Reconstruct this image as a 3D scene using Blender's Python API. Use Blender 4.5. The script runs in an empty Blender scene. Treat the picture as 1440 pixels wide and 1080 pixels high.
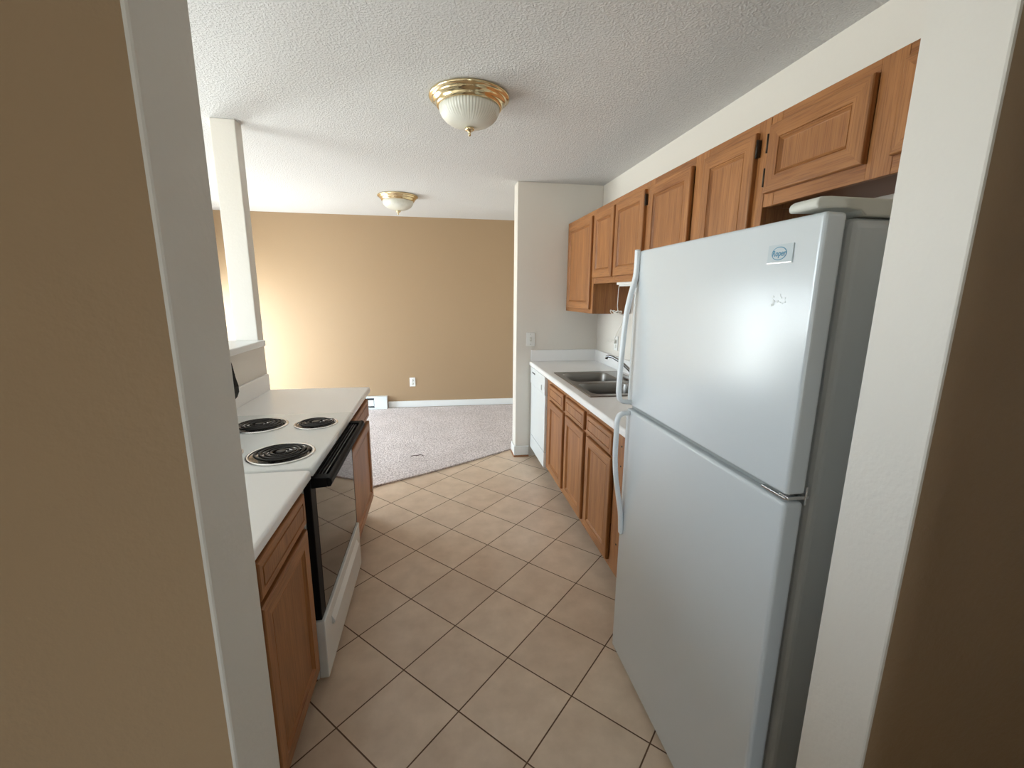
import bpy, math, random
from mathutils import Matrix, Vector

random.seed(7)
scene = bpy.context.scene
COL = scene.collection
PI = math.pi

# ------------------------------------------------------------------ camera
R = [[0.9859432442421368, -0.16686036419709366, 0.008575401804398487],
     [0.02509440236284169, 0.1986297625746069, 0.9797532793461868],
     [0.16518531903939107, 0.9657659324492497, -0.20002493368149388]]
CAM_H = 1.50575
cam = bpy.data.cameras.new('camera')
cam.sensor_width = 36.0
cam.lens = 615.005 / 1440.0 * 36.0
cam.clip_start = 0.02
camo = bpy.data.objects.new('camera', cam)
COL.objects.link(camo)
mw = Matrix.Identity(4)
for i in range(3):
    mw[i][0] = R[0][i]
    mw[i][1] = R[1][i]
    mw[i][2] = -R[2][i]
mw[2][3] = CAM_H
camo.matrix_world = mw
scene.camera = camo

# ------------------------------------------------------------------ colour management
scene.view_settings.view_transform = 'Standard'
scene.view_settings.look = 'None'
scene.view_settings.gamma = 1.0
scene.view_settings.use_curve_mapping = False
scene.view_settings.exposure = 0.86

# ------------------------------------------------------------------ world: overcast daylight, darker below the horizon
world = bpy.data.worlds.new('world')
scene.world = world
world.use_nodes = True
wt = world.node_tree
wt.nodes.clear()
wo = wt.nodes.new('ShaderNodeOutputWorld')
wb = wt.nodes.new('ShaderNodeBackground')
wc = wt.nodes.new('ShaderNodeTexCoord')
wsep = wt.nodes.new('ShaderNodeSeparateXYZ')
wr = wt.nodes.new('ShaderNodeValToRGB')
wt.links.new(wc.outputs['Generated'], wsep.inputs[0])
wm = wt.nodes.new('ShaderNodeMath'); wm.operation = 'MULTIPLY_ADD'
wm.inputs[1].default_value = 0.5; wm.inputs[2].default_value = 0.5
wt.links.new(wsep.outputs['Z'], wm.inputs[0])
wt.links.new(wm.outputs[0], wr.inputs[0])
wr.color_ramp.elements[0].position = 0.46
wr.color_ramp.elements[0].color = (0.84, 0.86, 0.86, 1)
wr.color_ramp.elements[1].position = 0.54
wr.color_ramp.elements[1].color = (0.84, 0.96, 1.11, 1)
wt.links.new(wr.outputs[0], wb.inputs['Color'])
wb.inputs['Strength'].default_value = 11.0
wt.links.new(wb.outputs[0], wo.inputs[0])

def portal(name, loc, rot, sx, sy):
    l = bpy.data.lights.new(name, 'AREA')
    l.shape = 'RECTANGLE'; l.size = sx; l.size_y = sy
    l.cycles.is_portal = True
    o = bpy.data.objects.new(name, l); COL.objects.link(o)
    o.location = loc; o.rotation_euler = rot
    return o

sun = bpy.data.lights.new('sun', 'SUN'); sun.energy = 3.0; sun.angle = math.radians(0.53); sun.color = (1.0, 0.97, 0.92)
suno = bpy.data.objects.new('sun', sun); COL.objects.link(suno)
suno.rotation_euler = Vector((0.62, 0.10, -0.85)).to_track_quat('-Z', 'Y').to_euler()

WIN_A = (4.10, 5.75, 0.06, 1.64)      # patio window, living room, left wall
WIN_B = (1.1, 2.5, 0.85, 2.05)        # dining window, left wall
WIN_ADDED = (-0.45, 0.13, 0.58, 1.48)     # window added behind the camera to light the left tan wall: x0, x1, z0, z1
XL, XHALL, XHR, XSHADE, YSHADE = -2.78, -2.2, 1.25, 0.46, -0.22  # last two: corner of the unseen block shading the doorway's right side
for nm, (y0, y1, z0, z1), x in (('patio_portal', WIN_A, XL - .06), ('dining_portal', WIN_B, XL - .06)):
    portal(nm, (x, (y0 + y1) / 2, (z0 + z1) / 2), (PI / 2, 0, -PI / 2), y1 - y0, z1 - z0)

portal('added_hall_portal', ((WIN_ADDED[0] + WIN_ADDED[1]) / 2, -2.26, (WIN_ADDED[2] + WIN_ADDED[3]) / 2), (PI / 2, 0, 0), WIN_ADDED[1] - WIN_ADDED[0], WIN_ADDED[3] - WIN_ADDED[2])

# ------------------------------------------------------------------ materials
def lin(r, g, b):
    f = lambda c: (c / 255 / 12.92) if c / 255 <= 0.04045 else ((c / 255 + 0.055) / 1.055) ** 2.4
    return (f(r), f(g), f(b), 1.0)

def new_mat(name):
    m = bpy.data.materials.new(name); m.use_nodes = True
    nt = m.node_tree
    return m, nt, nt.nodes['Principled BSDF']

def noise_bump(nt, p, scale, strength, dist, detail=3.0, coord='Object', ramp=None, rough=0.55):
    tc = nt.nodes.new('ShaderNodeTexCoord')
    n = nt.nodes.new('ShaderNodeTexNoise')
    n.inputs['Scale'].default_value = scale; n.inputs['Detail'].default_value = detail
    n.inputs['Roughness'].default_value = rough
    nt.links.new(tc.outputs[coord], n.inputs['Vector'])
    h = n.outputs['Fac']
    if ramp:
        rr = nt.nodes.new('ShaderNodeValToRGB')
        rr.color_ramp.elements[0].position = ramp[0]; rr.color_ramp.elements[1].position = ramp[1]
        nt.links.new(h, rr.inputs[0]); h = rr.outputs[0]
    b = nt.nodes.new('ShaderNodeBump')
    b.inputs['Strength'].default_value = strength; b.inputs['Distance'].default_value = dist
    nt.links.new(h, b.inputs['Height'])
    nt.links.new(b.outputs[0], p.inputs['Normal'])
    return n

def plain(name, col, rough=0.5, metal=0.0, bump=None, coat=0.0, spec=None):
    m, nt, p = new_mat(name)
    p.inputs['Base Color'].default_value = col
    p.inputs['Roughness'].default_value = rough
    p.inputs['Metallic'].default_value = metal
    if coat:
        p.inputs['Coat Weight'].default_value = coat
        p.inputs['Coat Roughness'].default_value = 0.08
    if spec is not None:
        p.inputs['Specular IOR Level'].default_value = spec
    if bump:
        noise_bump(nt, p, *bump)
    return m

def oak(name, axis):
    m, nt, p = new_mat(name)
    L = nt.links
    tc = nt.nodes.new('ShaderNodeTexCoord')
    oi = nt.nodes.new('ShaderNodeObjectInfo')
    mul = nt.nodes.new('ShaderNodeVectorMath'); mul.operation = 'SCALE'
    comb = nt.nodes.new('ShaderNodeCombineXYZ')
    for k in range(3): L.new(oi.outputs['Random'], comb.inputs[k])
    L.new(comb.outputs[0], mul.inputs[0]); mul.inputs['Scale'].default_value = 13.0
    add = nt.nodes.new('ShaderNodeVectorMath'); add.operation = 'ADD'
    L.new(tc.outputs['Object'], add.inputs[0]); L.new(mul.outputs[0], add.inputs[1])
    def grain(across, along, detail, rough):
        mp = nt.nodes.new('ShaderNodeMapping')
        s = [across] * 3; s['xyz'.index(axis)] = along
        mp.inputs['Scale'].default_value = s
        L.new(add.outputs[0], mp.inputs['Vector'])
        n = nt.nodes.new('ShaderNodeTexNoise')
        n.inputs['Scale'].default_value = 1.0; n.inputs['Detail'].default_value = detail
        n.inputs['Roughness'].default_value = rough; n.inputs['Distortion'].default_value = 0.4
        L.new(mp.outputs[0], n.inputs['Vector'])
        return n
    g1 = grain(22, 1.6, 5, 0.6)
    g2 = grain(260, 7, 2, 0.5)
    g3 = grain(5, 1.0, 2, 0.5)
    r1 = nt.nodes.new('ShaderNodeValToRGB')
    e = r1.color_ramp.elements
    e[0].position = 0.30; e[0].color = lin(146, 92, 46)
    e[1].position = 0.72; e[1].color = lin(180, 124, 72)
    L.new(g1.outputs['Fac'], r1.inputs[0])
    r2 = nt.nodes.new('ShaderNodeValToRGB')
    r2.color_ramp.elements[0].position = 0.36; r2.color_ramp.elements[0].color = (0.62, 0.55, 0.48, 1)
    r2.color_ramp.elements[1].position = 0.52; r2.color_ramp.elements[1].color = (1, 1, 1, 1)
    L.new(g2.outputs['Fac'], r2.inputs[0])
    mx = nt.nodes.new('ShaderNodeMix'); mx.data_type = 'RGBA'; mx.blend_type = 'MULTIPLY'
    mx.inputs[0].default_value = 0.75
    L.new(r1.outputs[0], mx.inputs[6]); L.new(r2.outputs[0], mx.inputs[7])
    r3 = nt.nodes.new('ShaderNodeValToRGB')
    r3.color_ramp.elements[0].position = 0.3; r3.color_ramp.elements[0].color = (0.86, 0.83, 0.80, 1)
    r3.color_ramp.elements[1].position = 0.7; r3.color_ramp.elements[1].color = (1.04, 1.03, 1.02, 1)
    L.new(g3.outputs['Fac'], r3.inputs[0])
    mx2 = nt.nodes.new('ShaderNodeMix'); mx2.data_type = 'RGBA'; mx2.blend_type = 'MULTIPLY'
    mx2.inputs[0].default_value = 1.0
    L.new(mx.outputs[2], mx2.inputs[6]); L.new(r3.outputs[0], mx2.inputs[7])
    L.new(mx2.outputs[2], p.inputs['Base Color'])
    p.inputs['Roughness'].default_value = 0.42
    b = nt.nodes.new('ShaderNodeBump'); b.inputs['Strength'].default_value = 0.25; b.inputs['Distance'].default_value = 0.0008
    L.new(g2.outputs['Fac'], b.inputs['Height']); L.new(b.outputs[0], p.inputs['Normal'])
    return m

TILE_S, TILE_TH, TILE_U, TILE_V = 0.304, 0.798, -0.1537, 2.8566

def tile_mat():
    m, nt, p = new_mat('floor_tile')
    L = nt.links
    geo = nt.nodes.new('ShaderNodeNewGeometry')
    mp = nt.nodes.new('ShaderNodeMapping'); mp.vector_type = 'TEXTURE'
    mp.inputs['Location'].default_value = (TILE_U, TILE_V, 0)
    mp.inputs['Rotation'].default_value = (0, 0, -TILE_TH)
    mp.inputs['Scale'].default_value = (TILE_S, TILE_S, 1)
    L.new(geo.outputs['Position'], mp.inputs['Vector'])
    br = nt.nodes.new('ShaderNodeTexBrick')
    br.offset = 0.0; br.squash = 1.0
    br.inputs['Scale'].default_value = 1.0
    br.inputs['Mortar Size'].default_value = 0.0095
    br.inputs['Mortar Smooth'].default_value = 0.25
    br.inputs['Brick Width'].default_value = 1.0
    br.inputs['Row Height'].default_value = 1.0
    br.inputs['Bias'].default_value = 0.0
    br.inputs['Color1'].default_value = lin(225, 204, 182)
    br.inputs['Color2'].default_value = lin(217, 195, 173)
    br.inputs['Mortar'].default_value = lin(104, 78, 58)
    L.new(mp.outputs[0], br.inputs['Vector'])
    n = nt.nodes.new('ShaderNodeTexNoise'); n.inputs['Scale'].default_value = 7.0; n.inputs['Detail'].default_value = 6.0
    n.inputs['Roughness'].default_value = 0.6
    L.new(geo.outputs['Position'], n.inputs['Vector'])
    rr = nt.nodes.new('ShaderNodeValToRGB')
    rr.color_ramp.elements[0].position = 0.3; rr.color_ramp.elements[0].color = (0.86, 0.83, 0.79, 1)
    rr.color_ramp.elements[1].position = 0.7; rr.color_ramp.elements[1].color = (1.05, 1.05, 1.04, 1)
    L.new(n.outputs['Fac'], rr.inputs[0])
    mx = nt.nodes.new('ShaderNodeMix'); mx.data_type = 'RGBA'; mx.blend_type = 'MULTIPLY'; mx.inputs[0].default_value = 1.0
    L.new(br.outputs['Color'], mx.inputs[6]); L.new(rr.outputs[0], mx.inputs[7])
    L.new(mx.outputs[2], p.inputs['Base Color'])
    rg = nt.nodes.new('ShaderNodeMapRange')
    rg.inputs['To Min'].default_value = 0.36; rg.inputs['To Max'].default_value = 0.85
    L.new(br.outputs['Fac'], rg.inputs['Value']); L.new(rg.outputs[0], p.inputs['Roughness'])
    inv = nt.nodes.new('ShaderNodeMath'); inv.operation = 'MULTIPLY_ADD'
    inv.inputs[1].default_value = -1.0; L.new(br.outputs['Fac'], inv.inputs[0])
    sm = nt.nodes.new('ShaderNodeMath'); sm.operation = 'MULTIPLY'; sm.inputs[1].default_value = 0.25
    L.new(n.outputs['Fac'], sm.inputs[0]); L.new(sm.outputs[0], inv.inputs[2])
    b = nt.nodes.new('ShaderNodeBump'); b.inputs['Strength'].default_value = 0.5; b.inputs['Distance'].default_value = 0.002
    L.new(inv.outputs[0], b.inputs['Height']); L.new(b.outputs[0], p.inputs['Normal'])
    return m

def carpet_mat():
    m, nt, p = new_mat('carpet_pile')
    L = nt.links
    geo = nt.nodes.new('ShaderNodeNewGeometry')
    n1 = nt.nodes.new('ShaderNodeTexNoise'); n1.inputs['Scale'].default_value = 75; n1.inputs['Detail'].default_value = 4
    n2 = nt.nodes.new('ShaderNodeTexNoise'); n2.inputs['Scale'].default_value = 3.0; n2.inputs['Detail'].default_value = 3
    for n in (n1, n2): L.new(geo.outputs['Position'], n.inputs['Vector'])
    r1 = nt.nodes.new('ShaderNodeValToRGB')
    r1.color_ramp.elements[0].position = 0.36; r1.color_ramp.elements[0].color = lin(168, 153, 148)
    r1.color_ramp.elements[1].position = 0.62; r1.color_ramp.elements[1].color = lin(228, 217, 213)
    L.new(n1.outputs['Fac'], r1.inputs[0])
    r2 = nt.nodes.new('ShaderNodeValToRGB')
    r2.color_ramp.elements[0].position = 0.35; r2.color_ramp.elements[0].color = (0.92, 0.91, 0.90, 1)
    r2.color_ramp.elements[1].position = 0.65; r2.color_ramp.elements[1].color = (1.03, 1.03, 1.03, 1)
    L.new(n2.outputs['Fac'], r2.inputs[0])
    mx = nt.nodes.new('ShaderNodeMix'); mx.data_type = 'RGBA'; mx.blend_type = 'MULTIPLY'; mx.inputs[0].default_value = 1.0
    L.new(r1.outputs[0], mx.inputs[6]); L.new(r2.outputs[0], mx.inputs[7])
    L.new(mx.outputs[2], p.inputs['Base Color'])
    p.inputs['Roughness'].default_value = 0.95
    p.inputs['Specular IOR Level'].default_value = 0.1
    p.inputs['Sheen Weight'].default_value = 0.2
    b = nt.nodes.new('ShaderNodeBump'); b.inputs['Strength'].default_value = 0.9; b.inputs['Distance'].default_value = 0.008
    L.new(n1.outputs['Fac'], b.inputs['Height']); L.new(b.outputs[0], p.inputs['Normal'])
    return m

def glass_mat():
    m, nt, p = new_mat('window_glass')
    nt.nodes.remove(p)
    out = [n for n in nt.nodes if n.type == 'OUTPUT_MATERIAL'][0]
    t = nt.nodes.new('ShaderNodeBsdfTransparent'); t.inputs[0].default_value = (0.95, 0.97, 0.96, 1)
    g = nt.nodes.new('ShaderNodeBsdfGlossy'); g.inputs['Roughness'].default_value = 0.02
    fr = nt.nodes.new('ShaderNodeFresnel'); fr.inputs['IOR'].default_value = 1.45
    mx = nt.nodes.new('ShaderNodeMixShader')
    geo = nt.nodes.new('ShaderNodeNewGeometry')
    sub = nt.nodes.new('ShaderNodeMath'); sub.operation = 'SUBTRACT'; sub.inputs[0].default_value = 1.0
    nt.links.new(geo.outputs['Backfacing'], sub.inputs[1])
    mul = nt.nodes.new('ShaderNodeMath'); mul.operation = 'MULTIPLY'
    nt.links.new(fr.outputs[0], mul.inputs[0]); nt.links.new(sub.outputs[0], mul.inputs[1])
    nt.links.new(mul.outputs[0], mx.inputs[0]); nt.links.new(t.outputs[0], mx.inputs[1]); nt.links.new(g.outputs[0], mx.inputs[2])
    nt.links.new(mx.outputs[0], out.inputs[0])
    return m

M = {}
M['white_wall'] = plain('wall_paint_white', lin(225, 219, 209), 0.5, bump=(95, 0.22, 0.003, 2.0))
M['tan_wall'] = plain('wall_paint_tan', lin(169, 142, 110), 0.42, bump=(95, 0.28, 0.003, 2.0))
M['ceiling'] = plain('ceiling_texture', lin(214, 213, 211), 0.7, bump=(105, 0.55, 0.003, 2.0, 'Object', (0.45, 0.62)))
M['white_trim'] = plain('trim_paint_white', lin(235, 236, 234), 0.35)
M['shoe_wood'] = plain('shoe_moulding_wood', lin(160, 110, 72), 0.5, bump=(60, 0.2, 0.001))
M['oak_v'] = oak('oak_vertical_grain', 'z')
M['oak_h'] = oak('oak_horizontal_grain', 'y')
M['oak_dark'] = plain('cabinet_inside_brown', lin(120, 74, 44), 0.55, bump=(40, 0.1, 0.001))
M['toe'] = plain('toe_kick_brown', lin(86, 55, 36), 0.6, bump=(50, 0.1, 0.001))
M['tile'] = tile_mat()
M['carpet'] = carpet_mat()
M['glass'] = glass_mat()
M['laminate'] = plain('worktop_laminate', lin(243, 242, 240), 0.30, bump=(600, 0.03, 0.0005))
M['appliance'] = plain('appliance_enamel_pebbled', lin(208, 213, 215), 0.20, bump=(330, 0.10, 0.001, 2.0), spec=0.7)
M['appliance_smooth'] = plain('appliance_enamel_smooth', lin(232, 236, 236), 0.22, bump=(3, 0.01, 0.001))
M['appliance_grey'] = plain('gasket_grey', lin(150, 154, 152), 0.6, bump=(80, 0.05, 0.001))
M['cap_plastic'] = plain('hinge_cap_plastic', lin(214, 213, 203), 0.45, bump=(200, 0.05, 0.0005))
M['handle_plastic'] = plain('handle_plastic_white', lin(228, 232, 234), 0.3, bump=(200, 0.03, 0.0005))
M['black_glass'] = plain('oven_glass_black', (0.012, 0.011, 0.010, 1), 0.03, bump=(2, 0.01, 0.001), spec=0.5)
M['black_plastic'] = plain('black_plastic', (0.008, 0.008, 0.009, 1), 0.55, bump=(250, 0.05, 0.0005), spec=0.12)
M['grey_plastic'] = plain('dark_grey_plastic', (0.035, 0.034, 0.034, 1), 0.4, bump=(250, 0.05, 0.0005))
M['pan_bowl'] = plain('burner_bowl_darkened', (0.02, 0.02, 0.02, 1), 0.3, bump=(60, 0.05, 0.0005))
M['coil'] = plain('burner_coil_black', (0.016, 0.015, 0.015, 1), 0.38, metal=0.4, bump=(300, 0.1, 0.0005))
M['chrome'] = plain('chrome', (0.86, 0.85, 0.84, 1), 0.26, metal=1.0, bump=(20, 0.02, 0.001))
M['dark_chrome'] = plain('faucet_metal', (0.34, 0.34, 0.34, 1), 0.22, metal=1.0, bump=(20, 0.02, 0.001))
M['steel'] = plain('brushed_steel', (0.27, 0.255, 0.235, 1), 0.33, metal=1.0, bump=(120, 0.06, 0.0005))
M['brass'] = plain('polished_brass', (0.80, 0.66, 0.40, 1), 0.16, metal=1.0, bump=(15, 0.03, 0.001))
M['hinge'] = plain('hinge_dark_bronze', (0.05, 0.04, 0.03, 1), 0.4, metal=0.7, bump=(90, 0.05, 0.0005))
M['shade'] = plain('frosted_glass_shade', lin(222, 220, 208), 0.3, bump=(150, 0.03, 0.0005), coat=0.3)
M['plate'] = plain('switch_plate_plastic', lin(236, 236, 232), 0.35, bump=(200, 0.03, 0.0005))
M['slot'] = plain('dark_slot', (0.03, 0.03, 0.035, 1), 0.7, bump=(100, 0.05, 0.0005))
M['heater'] = plain('heater_enamel', lin(228, 234, 236), 0.35, bump=(100, 0.03, 0.0005))
M['cord'] = plain('cord_white', lin(226, 222, 212), 0.45, bump=(200, 0.03, 0.0005))
M['thread'] = plain('dark_thread', lin(92, 74, 66), 0.9, bump=(200, 0.1, 0.0005))
M['logo_blue'] = plain('logo_blue', lin(58, 128, 160), 0.4, bump=(200, 0.02, 0.0005))
M['badge'] = plain('badge_clear_plastic', lin(196, 206, 210), 0.15, bump=(200, 0.02, 0.0005), coat=0.5)
M['residue'] = plain('glue_residue', lin(202, 206, 205), 0.3, bump=(200, 0.1, 0.0005))

# ------------------------------------------------------------------ mesh builder
ORIGIN = {}

class MB:
    def __init__(self):
        self.v = []; self.f = []; self.m = []; self.s = []
    def add(self, vs, fs, mi=0, smooth=False):
        o = len(self.v); self.v += [tuple(p) for p in vs]
        for f in fs:
            self.f.append([o + i for i in f]); self.m.append(mi); self.s.append(smooth)
        return self
    def box(self, x0, x1, y0, y1, z0, z1, mi=0):
        if x0 > x1: x0, x1 = x1, x0
        vs = [(x, y, z) for x in (x0, x1) for y in (y0, y1) for z in (z0, z1)]
        fs = [(0, 1, 3, 2), (4, 6, 7, 5), (0, 4, 5, 1), (2, 3, 7, 6), (0, 2, 6, 4), (1, 5, 7, 3)]
        return self.add(vs, fs, mi)
    def prism(self, poly, axis, a, b, mi=0, smooth=False):
        # poly in the two other axes (in xyz order), extruded along axis from a to b
        n = len(poly)
        def P(q, t):
            l = list(q); l.insert('xyz'.index(axis), t); return tuple(l)
        vs = [P(q, a) for q in poly] + [P(q, b) for q in poly]
        area = sum(poly[i][0] * poly[(i + 1) % n][1] - poly[(i + 1) % n][0] * poly[i][1] for i in range(n))
        flip = (area < 0) != (axis == 'y')
        fs = []
        o = len(self.v)
        side = [(i, (i + 1) % n, n + (i + 1) % n, n + i) for i in range(n)]
        caps = [tuple(reversed(range(n))), tuple(range(n, 2 * n))]
        if flip:
            side = [tuple(reversed(f)) for f in side]; caps = [tuple(reversed(f)) for f in caps]
        self.add(vs, side, mi, smooth)
        for c in caps:
            self.f.append([o + i for i in c]); self.m.append(mi); self.s.append(False)
        return self
    def tube(self, pts, r, n=10, mi=0, flat=1.0, cap=True):
        pts = [Vector(p) for p in pts]
        rs = r if isinstance(r, (list, tuple)) else [r] * len(pts)
        vs = []; up = None
        for i, p in enumerate(pts):
            t = (pts[min(i + 1, len(pts) - 1)] - pts[max(i - 1, 0)]).normalized()
            if up is None:
                up = Vector((0, 0, 1)) if abs(t.z) < 0.9 else Vector((0, 1, 0))
            a = t.cross(up)
            if a.length < 1e-6: a = t.cross(Vector((1, 0.1, 0)))
            a.normalize(); b = a.cross(t).normalized(); up = b
            for k in range(n):
                th = 2 * PI * k / n
                vs.append(p + rs[i] * (math.cos(th) * a + flat * math.sin(th) * b))
        fs = []
        for i in range(len(pts) - 1):
            for k in range(n):
                fs.append((i * n + k, i * n + (k + 1) % n, (i + 1) * n + (k + 1) % n, (i + 1) * n + k))
        if cap:
            fs.append(tuple(reversed(range(n)))); fs.append(tuple(range((len(pts) - 1) * n, len(pts) * n)))
        return self.add(vs, fs, mi, True)
    def lathe(self, prof, c, n=48, mi=0, wob=None, axis='z', mi_fn=None):
        vs = []
        for (r, z) in prof:
            for k in range(n):
                th = 2 * PI * k / n
                rr = r * (wob(th, r, z) if wob else 1)
                q = (rr * math.cos(th), rr * math.sin(th), z)
                if axis == 'x': q = (z, rr * math.cos(th), rr * math.sin(th))
                if axis == 'y': q = (rr * math.cos(th), z, rr * math.sin(th))
                vs.append((c[0] + q[0], c[1] + q[1], c[2] + q[2]))
        fs = []
        for i in range(len(prof) - 1):
            for k in range(n):
                fs.append((i * n + k, i * n + (k + 1) % n, (i + 1) * n + (k + 1) % n, (i + 1) * n + k))
        fs.append(tuple(reversed(range(n)))); fs.append(tuple(range((len(prof) - 1) * n, len(prof) * n)))
        m0 = len(self.m)
        self.add(vs, fs, mi, True)
        if mi_fn:
            for i in range(len(prof) - 1):
                for k in range(n): self.m[m0 + i * n + k] = mi_fn(i)
            self.m[m0 + len(fs) - 1] = mi_fn(len(prof) - 1)
        return self
    def rings(self, y0, y1, z0, z1, xb, sgn, rings):
        # panel in the y-z plane facing sgn*X; rings = (inset, depth); material 0 vertical grain, 1 horizontal grain
        loops = []
        o = len(self.v)
        for (ins, d) in rings:
            x = xb + sgn * d
            self.v += [(x, y0 + ins, z0 + ins), (x, y1 - ins, z0 + ins), (x, y1 - ins, z1 - ins), (x, y0 + ins, z1 - ins)]
        def face(f, mi):
            f = list(f)
            if sgn < 0: f.reverse()
            self.f.append(f); self.m.append(mi); self.s.append(False)
        for i in range(len(rings) - 1):
            a = o + 4 * i; b = a + 4
            for k in range(4):
                face((a + k, a + (k + 1) % 4, b + (k + 1) % 4, b + k), 1 if k in (0, 2) else 0)
        l = o + 4 * (len(rings) - 1)
        face((l, l + 1, l + 2, l + 3), 0)
        face((o + 3, o + 2, o + 1, o), 0)
        return self
    def build(self, name, mats, parent=None, bevel=0.0, seg=2, angle=35):
        org = ORIGIN.get(parent.name, Vector((0, 0, 0))) if parent else Vector((0, 0, 0))
        me = bpy.data.meshes.new(name)
        me.from_pydata([Vector(p) - org for p in self.v], [], self.f)
        if not isinstance(mats, (list, tuple)): mats = [mats]
        for mm in mats: me.materials.append(M[mm])
        for i, p in enumerate(me.polygons):
            p.material_index = self.m[i]; p.use_smooth = self.s[i]
        me.update()
        ob = bpy.data.objects.new(name, me); COL.objects.link(ob)
        if parent:
            ob.parent = parent; ORIGIN[ob.name] = org
        if bevel:
            bv = ob.modifiers.new('bevel', 'BEVEL'); bv.width = bevel; bv.segments = seg
            bv.limit_method = 'ANGLE'; bv.angle_limit = math.radians(angle)
        return ob

def thing(name, loc, label, cat, group=None, rotz=0.0):
    o = bpy.data.objects.new(name, None); COL.objects.link(o)
    o.empty_display_size = 0.1
    o.location = loc; o.rotation_euler = (0, 0, rotz)
    ORIGIN[o.name] = Vector(loc)
    o['label'] = label; o['category'] = cat
    if group: o['group'] = group
    return o

def tag(o, label, cat, group=None):
    o['label'] = label; o['category'] = cat
    if group: o['group'] = group
    return o

def struct(o):
    o['kind'] = 'structure'
    return o

# ------------------------------------------------------------------ dimensions
H = 2.44
XR = 1.456                     # right wall
YF1, YF2 = 0.50, 0.617         # wall with the doorway
JL, JR = -0.2662, 0.7066       # doorway sides
YW1, YW2, XW = 3.87, 4.03, 0.697   # short wall at the end of the kitchen
XP0, XP1 = -1.20, -1.072       # half wall behind the range
YP = 2.955
yback = lambda x: 5.844 - 0.0118 * x

# ------------------------------------------------------------------ room shell
struct(MB().box(XL - .15, XR + .15, -2.3, 6.1, -0.08, 0.0).build('floor', 'tile'))
struct(MB().box(XL - .15, XR + .15, -2.3, 6.1, H, H + .08).build('ceiling', 'ceiling'))
struct(MB().box(XR, XR + .12, -2.3, 6.1, 0, H).build('wall_right', 'white_wall'))
struct(MB().prism([(XL, yback(XL)), (XR, yback(XR)), (XR, 6.05), (XL, 6.05)], 'z', 0, H).build('wall_back', 'tan_wall'))

def wall_x_with_holes(name, x0, x1, ya, yb, holes, mat):
    m = MB(); y = ya
    for (y0, y1, z0, z1) in sorted(holes):
        m.box(x0, x1, y, y0, 0, H)
        m.box(x0, x1, y0, y1, 0, z0); m.box(x0, x1, y0, y1, z1, H)
        y = y1
    m.box(x0, x1, y, yb, 0, H)
    return struct(m.build(name, mat))
wall_x_with_holes('wall_left', XL - .12, XL, YF1, 6.05, [WIN_A, WIN_B], 'white_wall')
wall_x_with_holes('wall_hall_left', XHALL - .12, XHALL, -2.2, YF1 - .001, [], 'tan_wall')
struct(MB().prism([(XSHADE, -2.2), (XHR + .12, -2.2), (XHR + .12, YF1 - .001), (XHR, YF1 - .001), (XHR, YSHADE), (XSHADE, YSHADE)], 'z', 0, H).build('wall_hall_shade_block', 'white_wall'))  # unseen wall, stepped inward to shade the tan strip right of the doorway
hb_ = MB().box(XHALL - .12, WIN_ADDED[0], -2.3, -2.2, 0, H).box(WIN_ADDED[1], XHR + .12, -2.3, -2.2, 0, H)
hb_.box(WIN_ADDED[0], WIN_ADDED[1], -2.3, -2.2, 0, WIN_ADDED[2]).box(WIN_ADDED[0], WIN_ADDED[1], -2.3, -2.2, WIN_ADDED[3], H)
struct(hb_.build('wall_hall_back', 'tan_wall'))
wf = MB()
for a, b, c, d in ((WIN_ADDED[0], WIN_ADDED[0] + .05, WIN_ADDED[2], WIN_ADDED[3]), (WIN_ADDED[1] - .05, WIN_ADDED[1], WIN_ADDED[2], WIN_ADDED[3]), (WIN_ADDED[0] + .05, WIN_ADDED[1] - .05, WIN_ADDED[2], WIN_ADDED[2] + .05), (WIN_ADDED[0] + .05, WIN_ADDED[1] - .05, WIN_ADDED[3] - .05, WIN_ADDED[3])):
    wf.box(a, b, -2.29, -2.22, c, d)
w3 = struct(wf.build('window_3', 'white_trim', bevel=.003))  # added, out of view: lets daylight onto the hall side of the doorway wall
MB().box(WIN_ADDED[0] + .05, WIN_ADDED[1] - .05, -2.258, -2.252, WIN_ADDED[2] + .05, WIN_ADDED[3] - .05).build('pane', 'glass', w3)

def window(n, x, hole, mull):
    y0, y1, z0, z1 = hole
    f = MB(); t = 0.05
    f.box(x - .10, x - .02, y0, y0 + t, z0, z1); f.box(x - .10, x - .02, y1 - t, y1, z0, z1)
    f.box(x - .10, x - .02, y0 + t, y1 - t, z0, z0 + t); f.box(x - .10, x - .02, y0 + t, y1 - t, z1 - t, z1)
    for q in mull:
        f.box(x - .09, x - .03, q - .03, q + .03, z0 + t, z1 - t)
    w = struct(f.build('window_%d' % n, 'white_trim', bevel=.003))
    MB().box(x - .064, x - .058, y0 + t, y1 - t, z0 + t, z1 - t).build('pane', 'glass', w)
window(1, XL, WIN_A, [(WIN_A[0] + WIN_A[1]) / 2])
window(2, XL, WIN_B, [(WIN_B[0] + WIN_B[1]) / 2])

# doorway wall: tan towards the hall, white in the reveal and towards the kitchen
def front_wall(name, xa, xb, edge_right):
    b = 0.004
    m = MB()
    if edge_right:   # doorway side at xb
        poly = [(xa, YF1), (xb - b, YF1), (xb - b * .3, YF1 + b * .3), (xb, YF1 + b), (xb, YF2), (xa, YF2)]
    else:
        poly = [(xa, YF1 + b), (xa + b * .3, YF1 + b * .3), (xa + b, YF1), (xb, YF1), (xb, YF2), (xa, YF2)]
    m.prism(poly, 'z', 0, H)
    k = 0 if edge_right else 2
    m.m[k] = 1
    return struct(m.build(name, ['white_wall', 'tan_wall']))
front_wall('wall_front_left', XL, JL, True)
front_wall('wall_front_right', JR, XR, False)

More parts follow.
